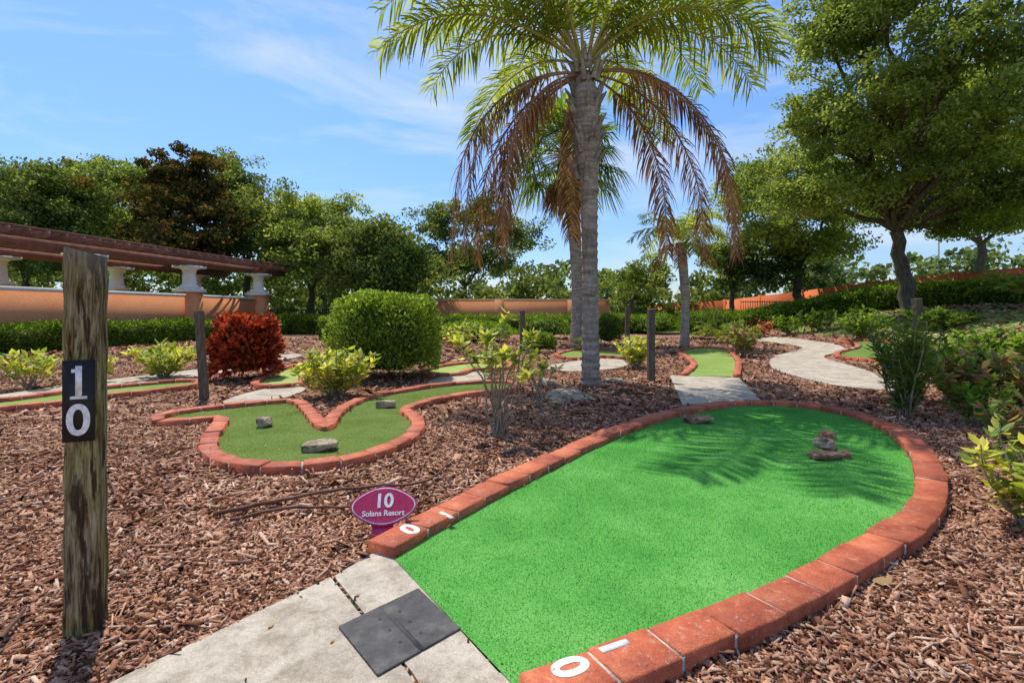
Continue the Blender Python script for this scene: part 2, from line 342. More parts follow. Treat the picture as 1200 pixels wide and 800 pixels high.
# ---- rubber mat
def rubber_mat():
    c=[np.array(q) for q in ((-.703,2.07),(-.432,2.356),(-.206,2.058),(-.470,1.79))]
    m0=(c[0]+c[1])/2; m1=(c[3]+c[2])/2; g=.0008; dd=unit(c[1]-c[0])
    for q in ([c[0],m0-dd*g,m1-dd*g,c[3]],[m0+dd*g,c[1],c[2],m1+dd*g]):
        cen=sum(q)/4; r=.005; ring=[]
        for i in range(4):
            a,b,n=q[i],q[(i-1)%4],q[(i+1)%4]
            ring+=[a+unit(b-a)*r,a+unit(b-a)*r*.3+unit(n-a)*r*.3,a+unit(n-a)*r]
        k=len(ring); ins=[p+(cen-p)/np.linalg.norm(cen-p)*.003 for p in ring]
        V=[(*p,.026) for p in ring]+[(*p,.033) for p in ring]+[(*p,.035) for p in ins]+[(*cen,.035)]
        Q=[]
        for r_ in (0,k):
            for i in range(k): Q.append((r_+i,r_+(i+1)%k,r_+k+(i+1)%k,r_+k+i))
        for i in range(k): Q.append((2*k+i,2*k+(i+1)%k,3*k))
        yield V,Q
parts=[]
for V,f in rubber_mat():
    me=bpy.data.meshes.new('mat_panel'); me.from_pydata([tuple(map(float,v)) for v in V],[],f); me.update(); parts.append(finish(me,'mat_panel',M['rubber']))
hb=MB(); a=np.array((-.5675,2.213)); b=np.array((-.338,1.924)); hb.box(a+(b-a)*.01,b-(b-a)*.01,.027,.0362,.02); parts.append(hb.build('hinge',M['rubber']))
for t in (.25,.5,.75):
    p=a+(b-a)*t; n=10; an=np.linspace(0,2*np.pi,n,endpoint=False)
    for ox in (-.035,.035):
        me=bpy.data.meshes.new('bolt_hole'); me.from_pydata([(p[0]+.007*math.cos(q)+ox,p[1]+.007*math.sin(q)+ox*.8,.0362) for q in an],[],[tuple(range(n))]); parts.append(finish(me,'bolt_hole',M['black']))
group('rubber_tee_mat',parts)
# ---- oval sign
def oval(name,a,b,t,mat,y=0):
    n=56; an=np.linspace(0,2*np.pi,n,endpoint=False); V=[]
    sh=(1+.035*np.cos(4*an)) 
    for yy in (y,y-t): V+=[(a*sh[i]*math.cos(an[i]),yy,b*sh[i]*math.sin(an[i])) for i in range(n)]
    f=[tuple(range(n))[::-1],tuple(range(n,2*n))]+[(i,(i+1)%n,n+(i+1)%n,n+i) for i in range(n)]
    me=bpy.data.meshes.new(name); me.from_pydata(V,[],f); me.update(); return finish(me,name,mat)
sg=[oval('sign_plate',.185,.108,.008,M['maroon']),oval('white_rim',.176,.100,.0015,M['digit'],-.008),oval('inner_face',.170,.094,.0015,M['maroon'],-.0095)]
sg.append(text('10',.11,(0,-.0125,.024),(math.pi/2,0,0),M['digit'],.0008,'sign_number',off=.003))
sg.append(text('Solana Resort',.043,(0,-.0125,-.044),(math.pi/2,0,0),M['digit'],.0006,'sign_lettering',off=.0008))
mb=MB(); mb.box((-.06,.006),(.06,.006),-.24,-.08,.012); sg.append(mb.build('stake',M['maroon']))
e=group('oval_hole_sign',sg); sp=G(448,629); e.location=(sp[0],sp[1]+.04,.165); e.rotation_euler=(-.6,0,.12)
# ---- posts
def post(name,base,h,w,yaw,mat,slant=.02,lean=(0,0),extra=None,cap=None):
    n=8; nz=26; V=[];c=.18*w
    ring=[(-w/2+c,-w/2),(w/2-c,-w/2),(w/2,-w/2+c),(w/2,w/2-c),(w/2-c,w/2),(-w/2+c,w/2),(-w/2,w/2-c),(-w/2,-w/2+c)]
    for k in range(nz+1):
        t=k/nz
        for (x,y) in ring:
            j=.012*w*math.sin(t*37+x*90)+random.uniform(-.012,.012)*w
            z=-.1+t*(h+.1)+(slant*(x/w) if k==nz else 0)
            V.append((x*(1+.02*math.sin(t*9))+j+lean[0]*t,y+j+lean[1]*t,z))
    f=[(k*n+i,k*n+(i+1)%n,(k+1)*n+(i+1)%n,(k+1)*n+i) for k in range(nz) for i in range(n)]+[tuple(nz*n+i for i in range(n))]
    me=bpy.data.meshes.new('timber'); me.from_pydata(V,[],f); me.update(); ob=finish(me,'timber',mat)
    if cap: me.materials.append(cap); me.polygons[len(f)-1].material_index=1
    e=group(name,[ob]+(extra or [])); e.location=[float(q) for q in base]; e.rotation_euler=(0,0,yaw); return e
def woodmat():
    m,nt,b=mat_new('weathered_timber',.9,.15); v=coords(nt,(14,14,1.1)); 
    f=noise(nt,v,5,8,.72,.6); c=ramp(nt,f,[(.34,(.04,.022,.012)),(.43,(.22,.14,.065)),(.53,(.46,.36,.20)),(.66,(.68,.61,.42))])
    v2=coords(nt,(2,2,1)); g=noise(nt,v2,3.2,4,.6); c=mix(nt,ramp(nt,g,[(.42,(0,0,0)),(.62,(.8,.8,.8))]),c,mix(nt,.8,c,(.75,.85,.30),'MULTIPLY'))
    c=mix(nt,ramp(nt,noise(nt,coords(nt,(5,5,.8)),4.5,5,.7),[(.51,(0,0,0)),(.58,(.9,.9,.9))]),c,(.055,.035,.02))
    sp=nt.nodes.new('ShaderNodeSeparateXYZ'); tc=nt.nodes.new('ShaderNodeTexCoord'); nt.links.new(tc.outputs['Object'],sp.inputs[0])
    mr=nt.nodes.new('ShaderNodeMapRange'); mr.inputs[1].default_value=1.40; mr.inputs[2].default_value=1.58; nt.links.new(sp.outputs[2],mr.inputs[0])
    c=mix(nt,mr.outputs[0],c,mix(nt,.5,c,(.52,.48,.40)))
    nt.links.new(c,b.inputs['Base Color']); bump(nt,b,f,.035,1.0); return m
M['wood']=woodmat(); M['woodd']=noisy('dark_timber',[(.3,(.06,.045,.03)),(.7,(.22,.175,.13))],6,vscale=(8,8,1),bd=.01)
M['woodtop']=noisy('bleached_timber',[(.3,(.32,.28,.22)),(.7,(.6,.56,.48))],8,vscale=(8,8,1),bd=.02)
pw=.120; zc=1.3-(472-HY)*2/F; fy=-pw/2-.006
pm=MB(); pm.box((-.052,fy),(.052,fy),zc-.155,zc+.165,.008)
ex=[pm.build('number_plate',M['black'])]
d1=MB(); z0=zc+.025; yy=fy-.0065
d1.box((-.009,yy),(.012,yy),z0,z0+.118,.003); d1.box((-.026,yy),(.029,yy),z0-.012,z0-.0005,.003); d1.box((-.022,yy),(-.0095,yy),z0+.092,z0+.106,.003); ex.append(d1.build('post_digit',M['digit']))
ex.append(text('0',.17,(0,yy,zc-.075),(math.pi/2,0,0),M['digit'],.0012,'post_digit',off=.003,sx=.95))
gp=G(86,752); post('numbered_wooden_post',(gp[0],gp[1]+.06,0),1.545,pw,.36,M['wood'],-.03,extra=ex,cap=M['woodtop'])
for (u,v,top,wpx,ln) in ((240,468,365,11,(-.08,0)),(763,447,362,10,(0,0)),(612,412,364,7,(0,0)),(735,398,360,6,(0,0)),(808,392,368,5,(0,0)),(1078,388,350,11,(-.12,0))):
    b=G(u,v); post('wooden_post',b,(v-top)*b[1]/F,wpx*b[1]/F*.8,.2,M['woodd'],lean=ln)
# ---- rocks
def rock(parts,name='landscape_rock'):
    import bmesh
    o=[]
    for (u,v,sx,sy,sz,mt,dz,rz,*tilt) in parts:
        bm=bmesh.new(); bmesh.ops.create_icosphere(bm,subdivisions=4,radius=1); ph=rng.uniform(0,6,6)
        pl=[(unit(rng.normal(size=3)),random.uniform(.88,1.08)) for _ in range(12)]
        for w in bm.verts:
            c=np.array(w.co); c=c/((np.abs(c)**6).sum()**(1/6))
            for n,dd in pl:
                q=c@n
                if q>dd: c=c-n*(q-dd)
            c=c*(1+.06*math.sin(4*c[0]+ph[0])*math.cos(5*c[1]+ph[1])+.03*math.sin(11*c[0]+ph[2])*math.sin(9*c[2]+ph[3])+random.uniform(-.01,.01)); w.co=Vector(c*np.array([sx,sy,sz]))
        me=bpy.data.meshes.new('stone'); bm.to_mesh(me); bm.free(); ob=finish(me,'stone',mt); p=G(u,v); ob.location=(p[0],p[1],p[2]+.03+sz*.75+dz); ob.rotation_euler=(random.uniform(-.08,.08),tilt[0] if tilt else random.uniform(-.1,.1),rz); o.append(ob)
    group(name,o)
rock([(310,503,.085,.07,.06,M['stone'],0,.3)]); rock([(375,531,.155,.085,.055,M['stone'],0,.12)]); rock([(452,480,.13,.07,.055,M['stone'],0,.08)])
rock([(818,498,.165,.09,.05,M['stone2'],0,-.12)],'brick_obstacle')
rock([(966,541,.125,.075,.035,M['stone2'],0,.1),(968,536,.10,.07,.05,M['stone'],.055,.5,.35),(970,534,.06,.06,.035,M['stone2'],.14,.2),(990,540,.05,.05,.035,M['stone2'],0,1.2)],'brick_obstacle')
for (u,v,s) in ((640,449,.22),(660,462,.3),(720,448,.2),(668,468,.35)): rock([(u,v,s,s*.7,.035,M['stone'],-.03,random.uniform(0,3))],'flat_stone')
# ---- mulch chips
def chips(n,ylo,yhi,ln,wd,hh,xm,five=True,zj=.02):
    y=np.sqrt(rng.uniform(ylo**2,yhi**2,n)); x=rng.uniform(-1,1,n)*xm*y+rng.normal(size=n)*.3
    k=np.ones(n,bool)
    for p in masks: k&=~inpoly(x,y,p)
    k|=(rng.random(n)<.0012)&(y<6)
    k&=~inpoly(x,y,main) | (rng.random(n)<.05)
    x=x[k];y=y[k];n=len(x)
    L=ln*rng.lognormal(0,.45,n)[:,None]; W=wd*rng.lognormal(0,.45,n)[:,None]; T=hh*rng.uniform(.5,1.3,n)[:,None]
    a=rng.normal(size=(n,3)); a[:,2]*=.28; a=unit(a); up=rng.normal(size=(n,3))*.35; up[:,2]+=1; b=unit(np.cross(up,a)); c=np.cross(a,b)
    C=np.stack([x,y,terr(x,y)+rng.uniform(.002,zj,n)],1)
    tp=rng.uniform(.35,1,n)[:,None]
    vs=[C-a*L/2-b*W/2*tp,C+a*L/2-b*W/2*.8,C+a*L/2+b*W/2*.5,C-a*L/2+b*W/2*tp]
    if five:
        V=np.stack(vs+[v+c*T for v in vs],1).reshape(-1,3); k=np.arange(n)[:,None]*8
        Q=np.concatenate([k+np.array([q]) for q in ((4,5,6,7),(0,1,5,4),(1,2,6,5),(2,3,7,6),(3,0,4,7))])
    else: V=np.stack(vs,1).reshape(-1,3); Q=np.arange(4*n).reshape(-1,4)
    return V,Q
mb=MB()
mb.add(*chips(68000,1.0,3.2,.036,.012,.006,1.3)); mb.add(*chips(2200,1.0,5,.075,.022,.008,1.3,True,.03)); mb.add(*chips(68000,3.0,6.2,.050,.016,.008,1.25)); mb.add(*chips(50000,6.0,13,.08,.028,.01,1.15,False,.03)); mb.add(*chips(26000,13,26,.13,.06,.01,1.05,False,.05))
mb.build('wood_mulch',M['chip'])
M['root']=noisy('exposed_root_bark',[(.3,(.09,.045,.03)),(.7,(.22,.11,.075))],6,bd=.01)
mb=MB()
for pts,r in (([(250,612),(320,598),(380,585),(440,578),(500,572),(528,545)],.015),([(270,620),(340,605),(400,604),(430,606)],.012),([(120,606),(135,590),(128,570)],.011),([(0,765),(20,740),(30,725)],.012),([(500,480),(520,500),(545,520)],.010)):
    a=catmull(np.array([G(*q)+[0,0,.055] for q in pts]),6); a[:,2]+=rng.uniform(-.004,.006,len(a)); mb.add(*tube(a,r*np.linspace(1,.5,len(a)),7))
mb.build('exposed_root',M['root'],True)
lf=MB()
for (u,v,s) in ((1022,690,.10),(395,585,.06),(60,615,.08),(250,600,.05),(150,560,.06),(1150,590,.07),(880,755,.06)):
    lf.add(*leafs(np.array([G(u,v)+[0,0,.04]]),s,.65,hexa=True,flat=.9,dirs=np.array([[.5,.3,.1]]),spread=.3))
nn=420; yy_=np.sqrt(rng.uniform(1.5**2,8**2,nn)); xx_=rng.uniform(-1,1,nn)*yy_*1.1; kk=~inpoly(xx_,yy_,mainC)
lf.add(*leafs(np.stack([xx_,yy_,np.full(nn,.035)],1)[kk],rng.uniform(.02,.05,kk.sum()),.5,hexa=True,flat=.85,dirs=unit(np.stack([rng.normal(size=kk.sum()),rng.normal(size=kk.sum()),np.zeros(kk.sum())],1)),spread=.3))
M['fallen']=leafmat('fallen_leaf_brown',[(.55,.19,.07),(.42,.24,.11),(.55,.36,.19)],.2); lf.build('fallen_leaves',M['fallen'])
# ---------------- trees
def clumpleaves(cl,n,r,leaf,asp=.5,flat=.5,zs=.6):
    cl=np.asarray(cl); C=np.repeat(cl,n,axis=0); off=rdir(len(C))*(rng.random(len(C))**.45)[:,None]*r*np.repeat(rng.uniform(.6,1.25,len(cl)),n)[:,None]; off[:,2]*=zs
    return leafs(C+off,leaf*rng.uniform(.6,1.3,len(C)),asp,flat=flat)
def blob_clumps(blobs,dens,rmin=.45):
    out=[];own=[]
    for bi,(c,r) in enumerate(blobs):
        r=np.broadcast_to(np.array(r,float),(3,)); n=int(dens*(r.prod()**(2/3.)))+3
        d=rdir(n); d[:,2]=np.where(d[:,2]<-.6,-d[:,2],d[:,2])
        p=np.array(c)+d*r*rng.uniform(rmin,1.0,n)[:,None]*(1+.2*rng.normal(size=n))[:,None]; out.append(p); own+= [bi]*n
    return np.concatenate(out),np.array(own)
def limb(mb,a,b,r0,r1,sag=.15,seg=8,sides=7):
    a=np.array(a,float);b=np.array(b,float); L=np.linalg.norm(b-a); t=np.linspace(0,1,seg)[:,None]
    p=a+(b-a)*t; p[:,2]+= (np.sin(t[:,0]*np.pi))*sag*L*.5; w=rng.normal(size=(seg,3))*L*.025; w[0]=0;w[-1]=0; p+=w
    mb.add(*tube(p,np.linspace(r0,r1,seg),sides)); return p
def tree(name,base,fork,tr,blobs,dens=6.5,nleaf=105,cr=1.0,leaf=.25,mat='oak',asp=.55,limbs=4,rmin=.4,zs=.6):
    base=np.array(base,float); fork=np.array(fork,float); mb=MB()
    t=np.linspace(0,1,9)[:,None]; p=base-[0,0,.3]+(fork-base+[0,0,.3])*t; p[1:-1]+=rng.normal(size=(7,3))*tr*.18
    rr=tr*np.linspace(1.15,.8,9); rr[0]*=1.5; rr[1]*=1.1; mb.add(*tube(p,rr,10))
    cl,own=blob_clumps(blobs,dens,rmin)
    for bi,(c,r) in enumerate(blobs):
        q=limb(mb,fork,c,tr*.5,tr*.16,.12)
        idx=np.where(own==bi)[0]; rng.shuffle(idx)
        for k in idx[:limbs]: limb(mb,q[random.choice((3,4,5,6))],cl[k],tr*.16,tr*.04,.1,6,5)
    fo=MB(); fo.add(*clumpleaves(cl,nleaf,cr,leaf,asp,zs=zs))
    return group(name,[mb.build('trunk_and_limbs',M['bark'],True),fo.build('foliage',M[mat])])
def bl(u,v,y,wpx,hpx,dy=None):
    k=y/F; return (P(u,v,y),(wpx*k/2,(wpx*k/2 if dy is None else dy),hpx*k/2))
def gb(u,y): x=(u-CX)/F*y; return np.array([x,y,float(terr(x,y))])
def simple(name,u,y,blobs,mat,**k):
    b=gb(u,y); tz=min(bb[0][2]-bb[1][2]*.7 for bb in blobs); f=b.copy(); f[2]=max(tz,1.2); return tree(name,b,f,k.pop('tr',.25),blobs,mat=mat,**k)
simple('oak_tree',-70,32,[bl(-90,270,32,200,150),bl(-30,250,34,150,130)],'oak',dens=4)
simple('oak_tree',30,33,[bl(10,258,33,150,115),bl(70,243,34,130,105),bl(40,300,33,160,90)],'oak',dens=8)
simple('oak_tree',120,37,[bl(105,238,37,140,100),bl(150,222,38,90,80),bl(130,290,36,150,90)],'oakL',dens=8)
simple('magnolia_tree',215,33,[bl(212,212,33,85,85),bl(212,245,33,125,95),bl(215,290,32,135,90)],'magn',leaf=.30,cr=.85,rmin=.25,nleaf=130,dens=8)
simple('oak_tree',290,38,[bl(280,238,39,90,85),bl(300,275,37,105,110),bl(262,215,41,75,70)],'oak',dens=8)
simple('oak_tree',365,36,[bl(340,272,36,100,85),bl(385,266,37,95,75),bl(365,310,35,150,90)],'oakL',dens=8)
simple('oak_tree',445,34,[bl(425,292,34,95,75),bl(458,300,33,85,75),bl(420,325,33,110,60)],'oak',dens=9)
simple('laurel_tree',465,31,[bl(478,315,31,60,60),bl(455,335,31,90,40)],'dark',leaf=.25,dens=9)
simple('oak_tree',545,44,[bl(515,268,44,60,70),bl(560,258,44,80,60),bl(600,285,44,75,75),bl(560,312,43,140,55),bl(515,315,43,80,60)],'oak',dens=5.5,leaf=.28,cr=1.0,tr=.2,rmin=.3)
simple('willow_tree',740,34,[bl(735,335,34,60,45),bl(765,325,33,60,50)],'oakL',cr=.8,leaf=.2,tr=.15,dens=9)
simple('oak_tree',935,27,[bl(880,235,27,100,80),bl(925,215,27,120,95),bl(985,240,26,120,100),bl(895,285,27,130,65),bl(960,290,26,120,60)],'oakL',dens=11,cr=.85,leaf=.18,tr=.22,nleaf=130)
simple('laurel_tree',858,29,[bl(850,310,29,80,60),bl(885,325,28,90,50),bl(910,318,27,70,45)],'dark',dens=9,cr=.7,leaf=.2,tr=.15)
ob_=gb(1070,20.5)
tree('live_oak_tree',ob_,P(1050,270,20.5),.28,[bl(1000,165,19,130,90),bl(955,145,20,95,85),bl(1060,110,17,150,90),bl(975,60,19,120,110),bl(1040,20,17,150,100),bl(1130,60,15,150,100),bl(1180,140,15,140,110),bl(1110,190,18,150,90),bl(1180,235,18,130,80),bl(1000,225,20,140,70),bl(1240,60,14,150,140),bl(1010,-40,17,150,90),bl(1130,-50,15,180,100),bl(1250,200,16,120,100),bl(1080,240,22,130,55),bl(1150,265,21,120,50),bl(935,240,21,100,70),bl(1070,160,20,160,90),bl(1120,120,20,160,110),bl(1180,190,21,140,90)],dens=17,nleaf=130,cr=.68,leaf=.15,mat='oakL',limbs=4,rmin=.3,zs=.5)
simple('oak_tree',1150,30,[bl(1130,235,30,140,70),bl(1200,255,30,130,90),bl(1090,255,32,90,60),bl(1040,245,32,90,60)],'oak',dens=8,leaf=.24)
cl=[]
for x in np.arange(-110,120,2.0):
    y=62+rng.uniform(-6,6); h=4.6+1.6*math.sin(x*.23)+rng.uniform(-1,1)+(3.5 if x<-8 else 0)+(2.2 if x>25 else 0)
    for z in np.arange(.6,h,.8): cl.append((x+rng.normal()*1.0,y+rng.normal()*1.5,z+(1.5 if x>20 else 0)))
fo=MB(); fo.add(*clumpleaves(cl,60,1.8,.75,.7)); fo.build('distant_trees',M['bg'])
cl=[]
for x in np.arange(-46,-7,1.0):
    for z in np.arange(.5,7.0+1.5*math.sin(x*.5),.9): cl.append((x+rng.normal()*.8,41+rng.normal()*1.5,z))
for x in np.arange(-7,16,.9):
    for z in np.arange(.5,3.6+.8*math.sin(x*.9)+rng.uniform(-.3,.5),.7): cl.append((x+rng.normal()*.5,37+rng.normal()*1.,z))
fo=MB(); fo.add(*clumpleaves(cl,60,1.2,.40,.6)); fo.build('background_trees',M['oak'])
# ---------------- palms
def frond(ml,mr,start,az,el,length,droop,ll,n=55,wid=.035,hang=.5,r=.022,p=1.3,vee=.25):
    S=26; ds=length/S; pos=np.array(start,float); pts=[pos.copy()]; dr=[]
    tw=rng.uniform(-.25,.25)
    for i in range(S):
        e=el-droop*((i+1)/S)**p; e=max(e,-1.50); az2=az+tw*(i/S)**2; d=np.array([math.cos(az2)*math.cos(e),math.sin(az2)*math.cos(e),math.sin(e)]); pos=pos+d*ds; pts.append(pos.copy()); dr.append(d)
    dr.append(dr[-1]); pts=np.array(pts); dr=np.array(dr); mr.add(*tube(pts,np.linspace(r,r*.2,len(pts)),5))
    side=np.array([-math.sin(az),math.cos(az),0])
    t=np.linspace(.16,1,n); idx=t*S; i0=np.clip(idx.astype(int),0,S-1); f=(idx-i0)[:,None]
    p0=pts[i0]*(1-f)+pts[i0+1]*f; d0=dr[i0]
    for sg in (-1,1):
        nrm=np.cross(d0,side); nrm*=np.where(nrm[:,2:3]<0,-1,1)
        ld=unit(side*sg*.85+d0*.55+nrm*rng.uniform(-.3,vee+.25,(n,1))+rng.normal(size=(n,3))*.12)
        l=(ll*np.sin(np.pi*(.14+.78*t))**.55*rng.uniform(.75,1.1,n))[:,None]
        g=np.array([0,0,-1.]); m1=p0+ld*l*.42+g*hang*.10*l; m2=p0+ld*l*.74+g*hang*.34*l; tp=p0+ld*l*.92+g*hang*.72*l
        q=unit(np.cross(ld,np.cross(d0,ld)))*wid/2
        V=np.stack([p0-q*.5,p0+q*.5,m1-q,m1+q,m2-q*.8,m2+q*.8,tp-q*.1,tp+q*.1],1).reshape(-1,3); k=np.arange(n)[:,None]*8
        ml.add(V,np.concatenate([k+np.array([a]) for a in ((0,1,3,2),(2,3,5,4),(4,5,7,6))]))
def ptrunk(pts,r,rings,sides=16,amp=.03):
    c=catmull(pts,40); t=np.linspace(0,1,len(c)); rr=np.interp(t,np.linspace(0,1,len(r)),r); ph=(t*rings)%1; rr=rr*(1+amp*(ph**2)*2-amp); return tube(c,rr,sides)
def palmbark():
    m,nt,b=mat_new('palm_bark',.9,.15); v=coords(nt,(1.5,1.5,9)); f=noise(nt,v,1.6,6,.7,.4)
    c=ramp(nt,f,[(.3,(.17,.13,.10)),(.5,(.36,.30,.24)),(.7,(.56,.49,.41))]); g=noise(nt,coords(nt,(6,6,1)),5,4); c=mix(nt,.6,c,ramp(nt,g,[(.35,(.55,.5,.45)),(.6,(1.1,1.1,1.1))]),'MULTIPLY')
    nt.links.new(c,b.inputs['Base Color']); bump(nt,b,f,.03,.8); return m
M['pbark']=palmbark()
pb=G(692,452); ct=P(685,92,pb[1])
tr=MB(); tr.add(*ptrunk([pb-[0,0,.15],P(692,400,pb[1]),P(691,300,pb[1]),P(690,210,pb[1]),P(687,140,pb[1]),ct+[0,0,.1]],[.25,.17,.158,.15,.145,.15,.17,.22,.25,.22,.12],46,18,.07))
for k in range(54):
    a=k*2.4; z=rng.uniform(3.6,5.6); r=.15+.07*min(1,(z-3.6)); b0=np.array([ct[0]+.03+r*math.cos(a)*.9,ct[1]+r*math.sin(a)*.9,z]); o2=np.array([math.cos(a)*.12,math.sin(a)*.12,.36])
    tr.add(*tube(np.array([b0,b0+o2*.5,b0+o2*[1.6,1.6,1]]),[.06,.045,.015],5))
gl=MB();gr=MB();dl=MB();drr=MB()
top=ct+[0,0,.25]
PI=math.pi
live=[(.05,.95,4.1,1.95),(.30,.80,4.0,1.75),(-.20,1.15,4.4,1.9),(.55,1.2,4.3,1.6),(0.0,1.30,4.2,1.75),(PI-.05,.95,4.1,1.75),(PI+.25,1.15,4.2,1.8),(PI-.4,.85,3.8,1.7),(PI-.1,1.3,4.2,1.6),(PI+.1,.70,3.9,1.5),
 (1.2,.9,4.0,1.6),(1.9,1.0,4.0,1.7),(1.55,1.3,4.0,1.4),(.85,.6,3.6,1.7),(2.3,.6,3.6,1.7),(4.3,1.35,3.4,1.3),(5.2,1.35,3.6,1.3),(3.9,1.2,3.4,1.5),(-.75,1.15,3.6,1.6),(2.8,1.42,4.2,1.2),(.4,1.45,4.2,1.2),(-.35,.8,3.6,1.9),(.15,1.08,4.5,2.0),(2.6,1.15,4.3,1.7),(.75,1.0,4.2,1.9),(PI+.05,1.12,4.3,1.9)]
for az,el,L,dp in live: frond(gl,gr,top+[.08*math.cos(az),.08*math.sin(az),0],az+rng.uniform(-.08,.08),el,L,dp,.76,n=90,wid=.034,hang=.7,vee=.35,r=.03)
dead=[(PI,.55,4.7,2.4),(PI+.28,.35,4.3,2.1),(PI-.3,.25,4.2,2.0),(PI-.12,.0,3.6,1.6),(PI+.5,.1,3.4,1.8),(PI-.65,.3,4.0,2.1),(.02,.72,5.0,2.5),(-.22,.5,4.6,2.2),(.22,.4,4.5,2.1),(.45,.2,4.0,1.9),(1.6,.2,3.4,1.9)]
for az,el,L,dp in dead: frond(dl,drr,top-[0,0,.2],az,el,L,dp,.44,n=100,wid=.028,hang=1.25,vee=.0,p=.62,r=.026)
group('queen_palm_tree',[tr.build('trunk',M['pbark'],True),gl.build('fronds',M['palm']),gr.build('frond_stalks',M['rachis'],True),dl.build('dead_fronds',M['dead']),drr.build('dead_frond_stalks',M['drachis'],True)])
def fan(ml,mr,start,az,el,pl,bl_,droop=.4,nb=26):
    d=np.array([math.cos(az)*math.cos(el),math.sin(az)*math.cos(el),math.sin(el)]); c=np.array(start)+d*pl; c[2]-=droop*pl*.2
    mr.add(*tube(np.array([start,(np.array(start)+c)/2+[0,0,.06],c]),[.03,.025,.018],5)); side=np.array([-math.sin(az),math.cos(az),0]); 
    a=np.linspace(-2.0,2.0,nb); ld=unit(np.cos(a)[:,None]*d+np.sin(a)[:,None]*side+rng.normal(size=(nb,3))*.06); l=(bl_*(.75+.25*np.cos(a)))[:,None]; g=np.array([0,0,-1.])
    w=unit(np.cross(ld,np.cross(d,side)))*.035; m=c+ld*l*.55+g*droop*.1*l; t=c+ld*l*.9+g*droop*.55*l
    V=np.stack([c-w*.2+0*ld,c+w*.2+0*ld,m-w,m+w,t-w*.15,t+w*.15],1).reshape(-1,3); k=np.arange(nb)[:,None]*6
    ml.add(V,np.concatenate([k+np.array([[0,1,3,2]]),k+np.array([[2,3,5,4]])]))
fb=G(677,403); y=fb[1]; ft=P(662,180,y); tr=MB(); tr.add(*ptrunk([fb-[0,0,.1],P(676,330,y),P(672,260,y),ft],[.40,.25,.24,.25,.28,.34,.34],50,12,.07))
gl=MB();gr=MB();dl=MB();drr=MB()
for k in range(60):
    az=k*2.4; lv=k/60; fan(gl,gr,ft+[0,0,.2-.4*lv],az,1.35-1.9*lv,rng.uniform(1.3,1.8),rng.uniform(1.3,1.6),.4+.8*lv)
for k in range(26): fan(dl,drr,ft-[0,0,.3+.5*rng.random()],k*2.4,-.9-.4*rng.random(),rng.uniform(.7,1.1),1.0,.9,16)
group('fan_palm_tree',[tr.build('trunk',M['pbark'],True),gl.build('fronds',M['fan']),gr.build('frond_stalks',M['rachis']),dl.build('dead_fronds',M['dead']),drr.build('dead_frond_stalks',M['drachis'])])
qb=G(802,407); y=qb[1]; qt=P(798,285,y); tr=MB(); tr.add(*ptrunk([qb-[0,0,.1],P(803,350,y),qt],[.22,.16,.15,.16,.18,.11],30,12,.05)); gl=MB();gr=MB();dl=MB();drr=MB()
for k in range(17): az=k*2.4; lv=k/17; frond(gl,gr,qt+[0,0,.1],az,1.35-.9*lv,rng.uniform(1.9,2.5),1.6+.5*lv,.5,n=36,wid=.045,hang=.6)
for k in range(3): frond(dl,drr,qt,k*2.2,.1,1.7,1.7,.4,n=30,wid=.04,hang=1.1)
group('queen_palm_tree',[tr.build('trunk',M['pbark'],True),gl.build('fronds',M['palm']),gr.build('frond_stalks',M['rachis']),dl.build('dead_fronds',M['dead']),drr.build('dead_frond_stalks',M['drachis'])])
# ---------------- shrubs & hedges
def shrub(name,c,r,n,leaf,mat,k=2.2,asp=.5,lump=.12,core=.78,hexa=True):
    import bmesh
    c=np.array(c,float); r=np.array(r,float); d=rdir(n); d[:,2]=np.where(d[:,2]<-.6,-d[:,2],d[:,2]); ph=rng.uniform(0,6,6)
    nrm=(np.abs(d)**k).sum(1)**(1/k); f=1+lump*(np.sin(5*d[:,0]+ph[0])*np.sin(4*d[:,1]+ph[1])+.6*np.sin(9*d[:,2]+ph[2])*np.sin(8*d[:,0]+ph[3]))
    p=c+d/nrm[:,None]*r*(f*(1.08-.36*rng.random(n)**1.3))[:,None]; p[:,2]=np.maximum(p[:,2],c[2]-r[2]+.03)
    m=MB(); m.add(*leafs(p,leaf*rng.uniform(.6,1.25,n),asp,dirs=unit(d+[0,0,.4]),hexa=hexa,flat=.4,spread=.8)); o=[m.build('foliage',M[mat])]
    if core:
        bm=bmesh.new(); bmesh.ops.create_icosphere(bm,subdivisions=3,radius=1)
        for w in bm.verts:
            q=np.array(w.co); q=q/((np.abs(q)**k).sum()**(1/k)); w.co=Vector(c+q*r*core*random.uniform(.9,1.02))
        me=bpy.data.meshes.new('shade_core'); bm.to_mesh(me); bm.free(); o.append(finish(me,'shade_core',M['core']))  # solid core, painted dark as the shade behind the leaves
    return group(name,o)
def sh(name,u,vb,vt,wpx,n,leaf,mat,dy=None,**k):
    b=G(u,vb); s=b[1]/F; h=(vb-vt)*s; b[1]+=wpx*s/2*.7; w=wpx*s/2; return shrub(name,b+[0,0,h/2+.02],(w,w if dy is None else dy,h/2),n,leaf,mat,**k)
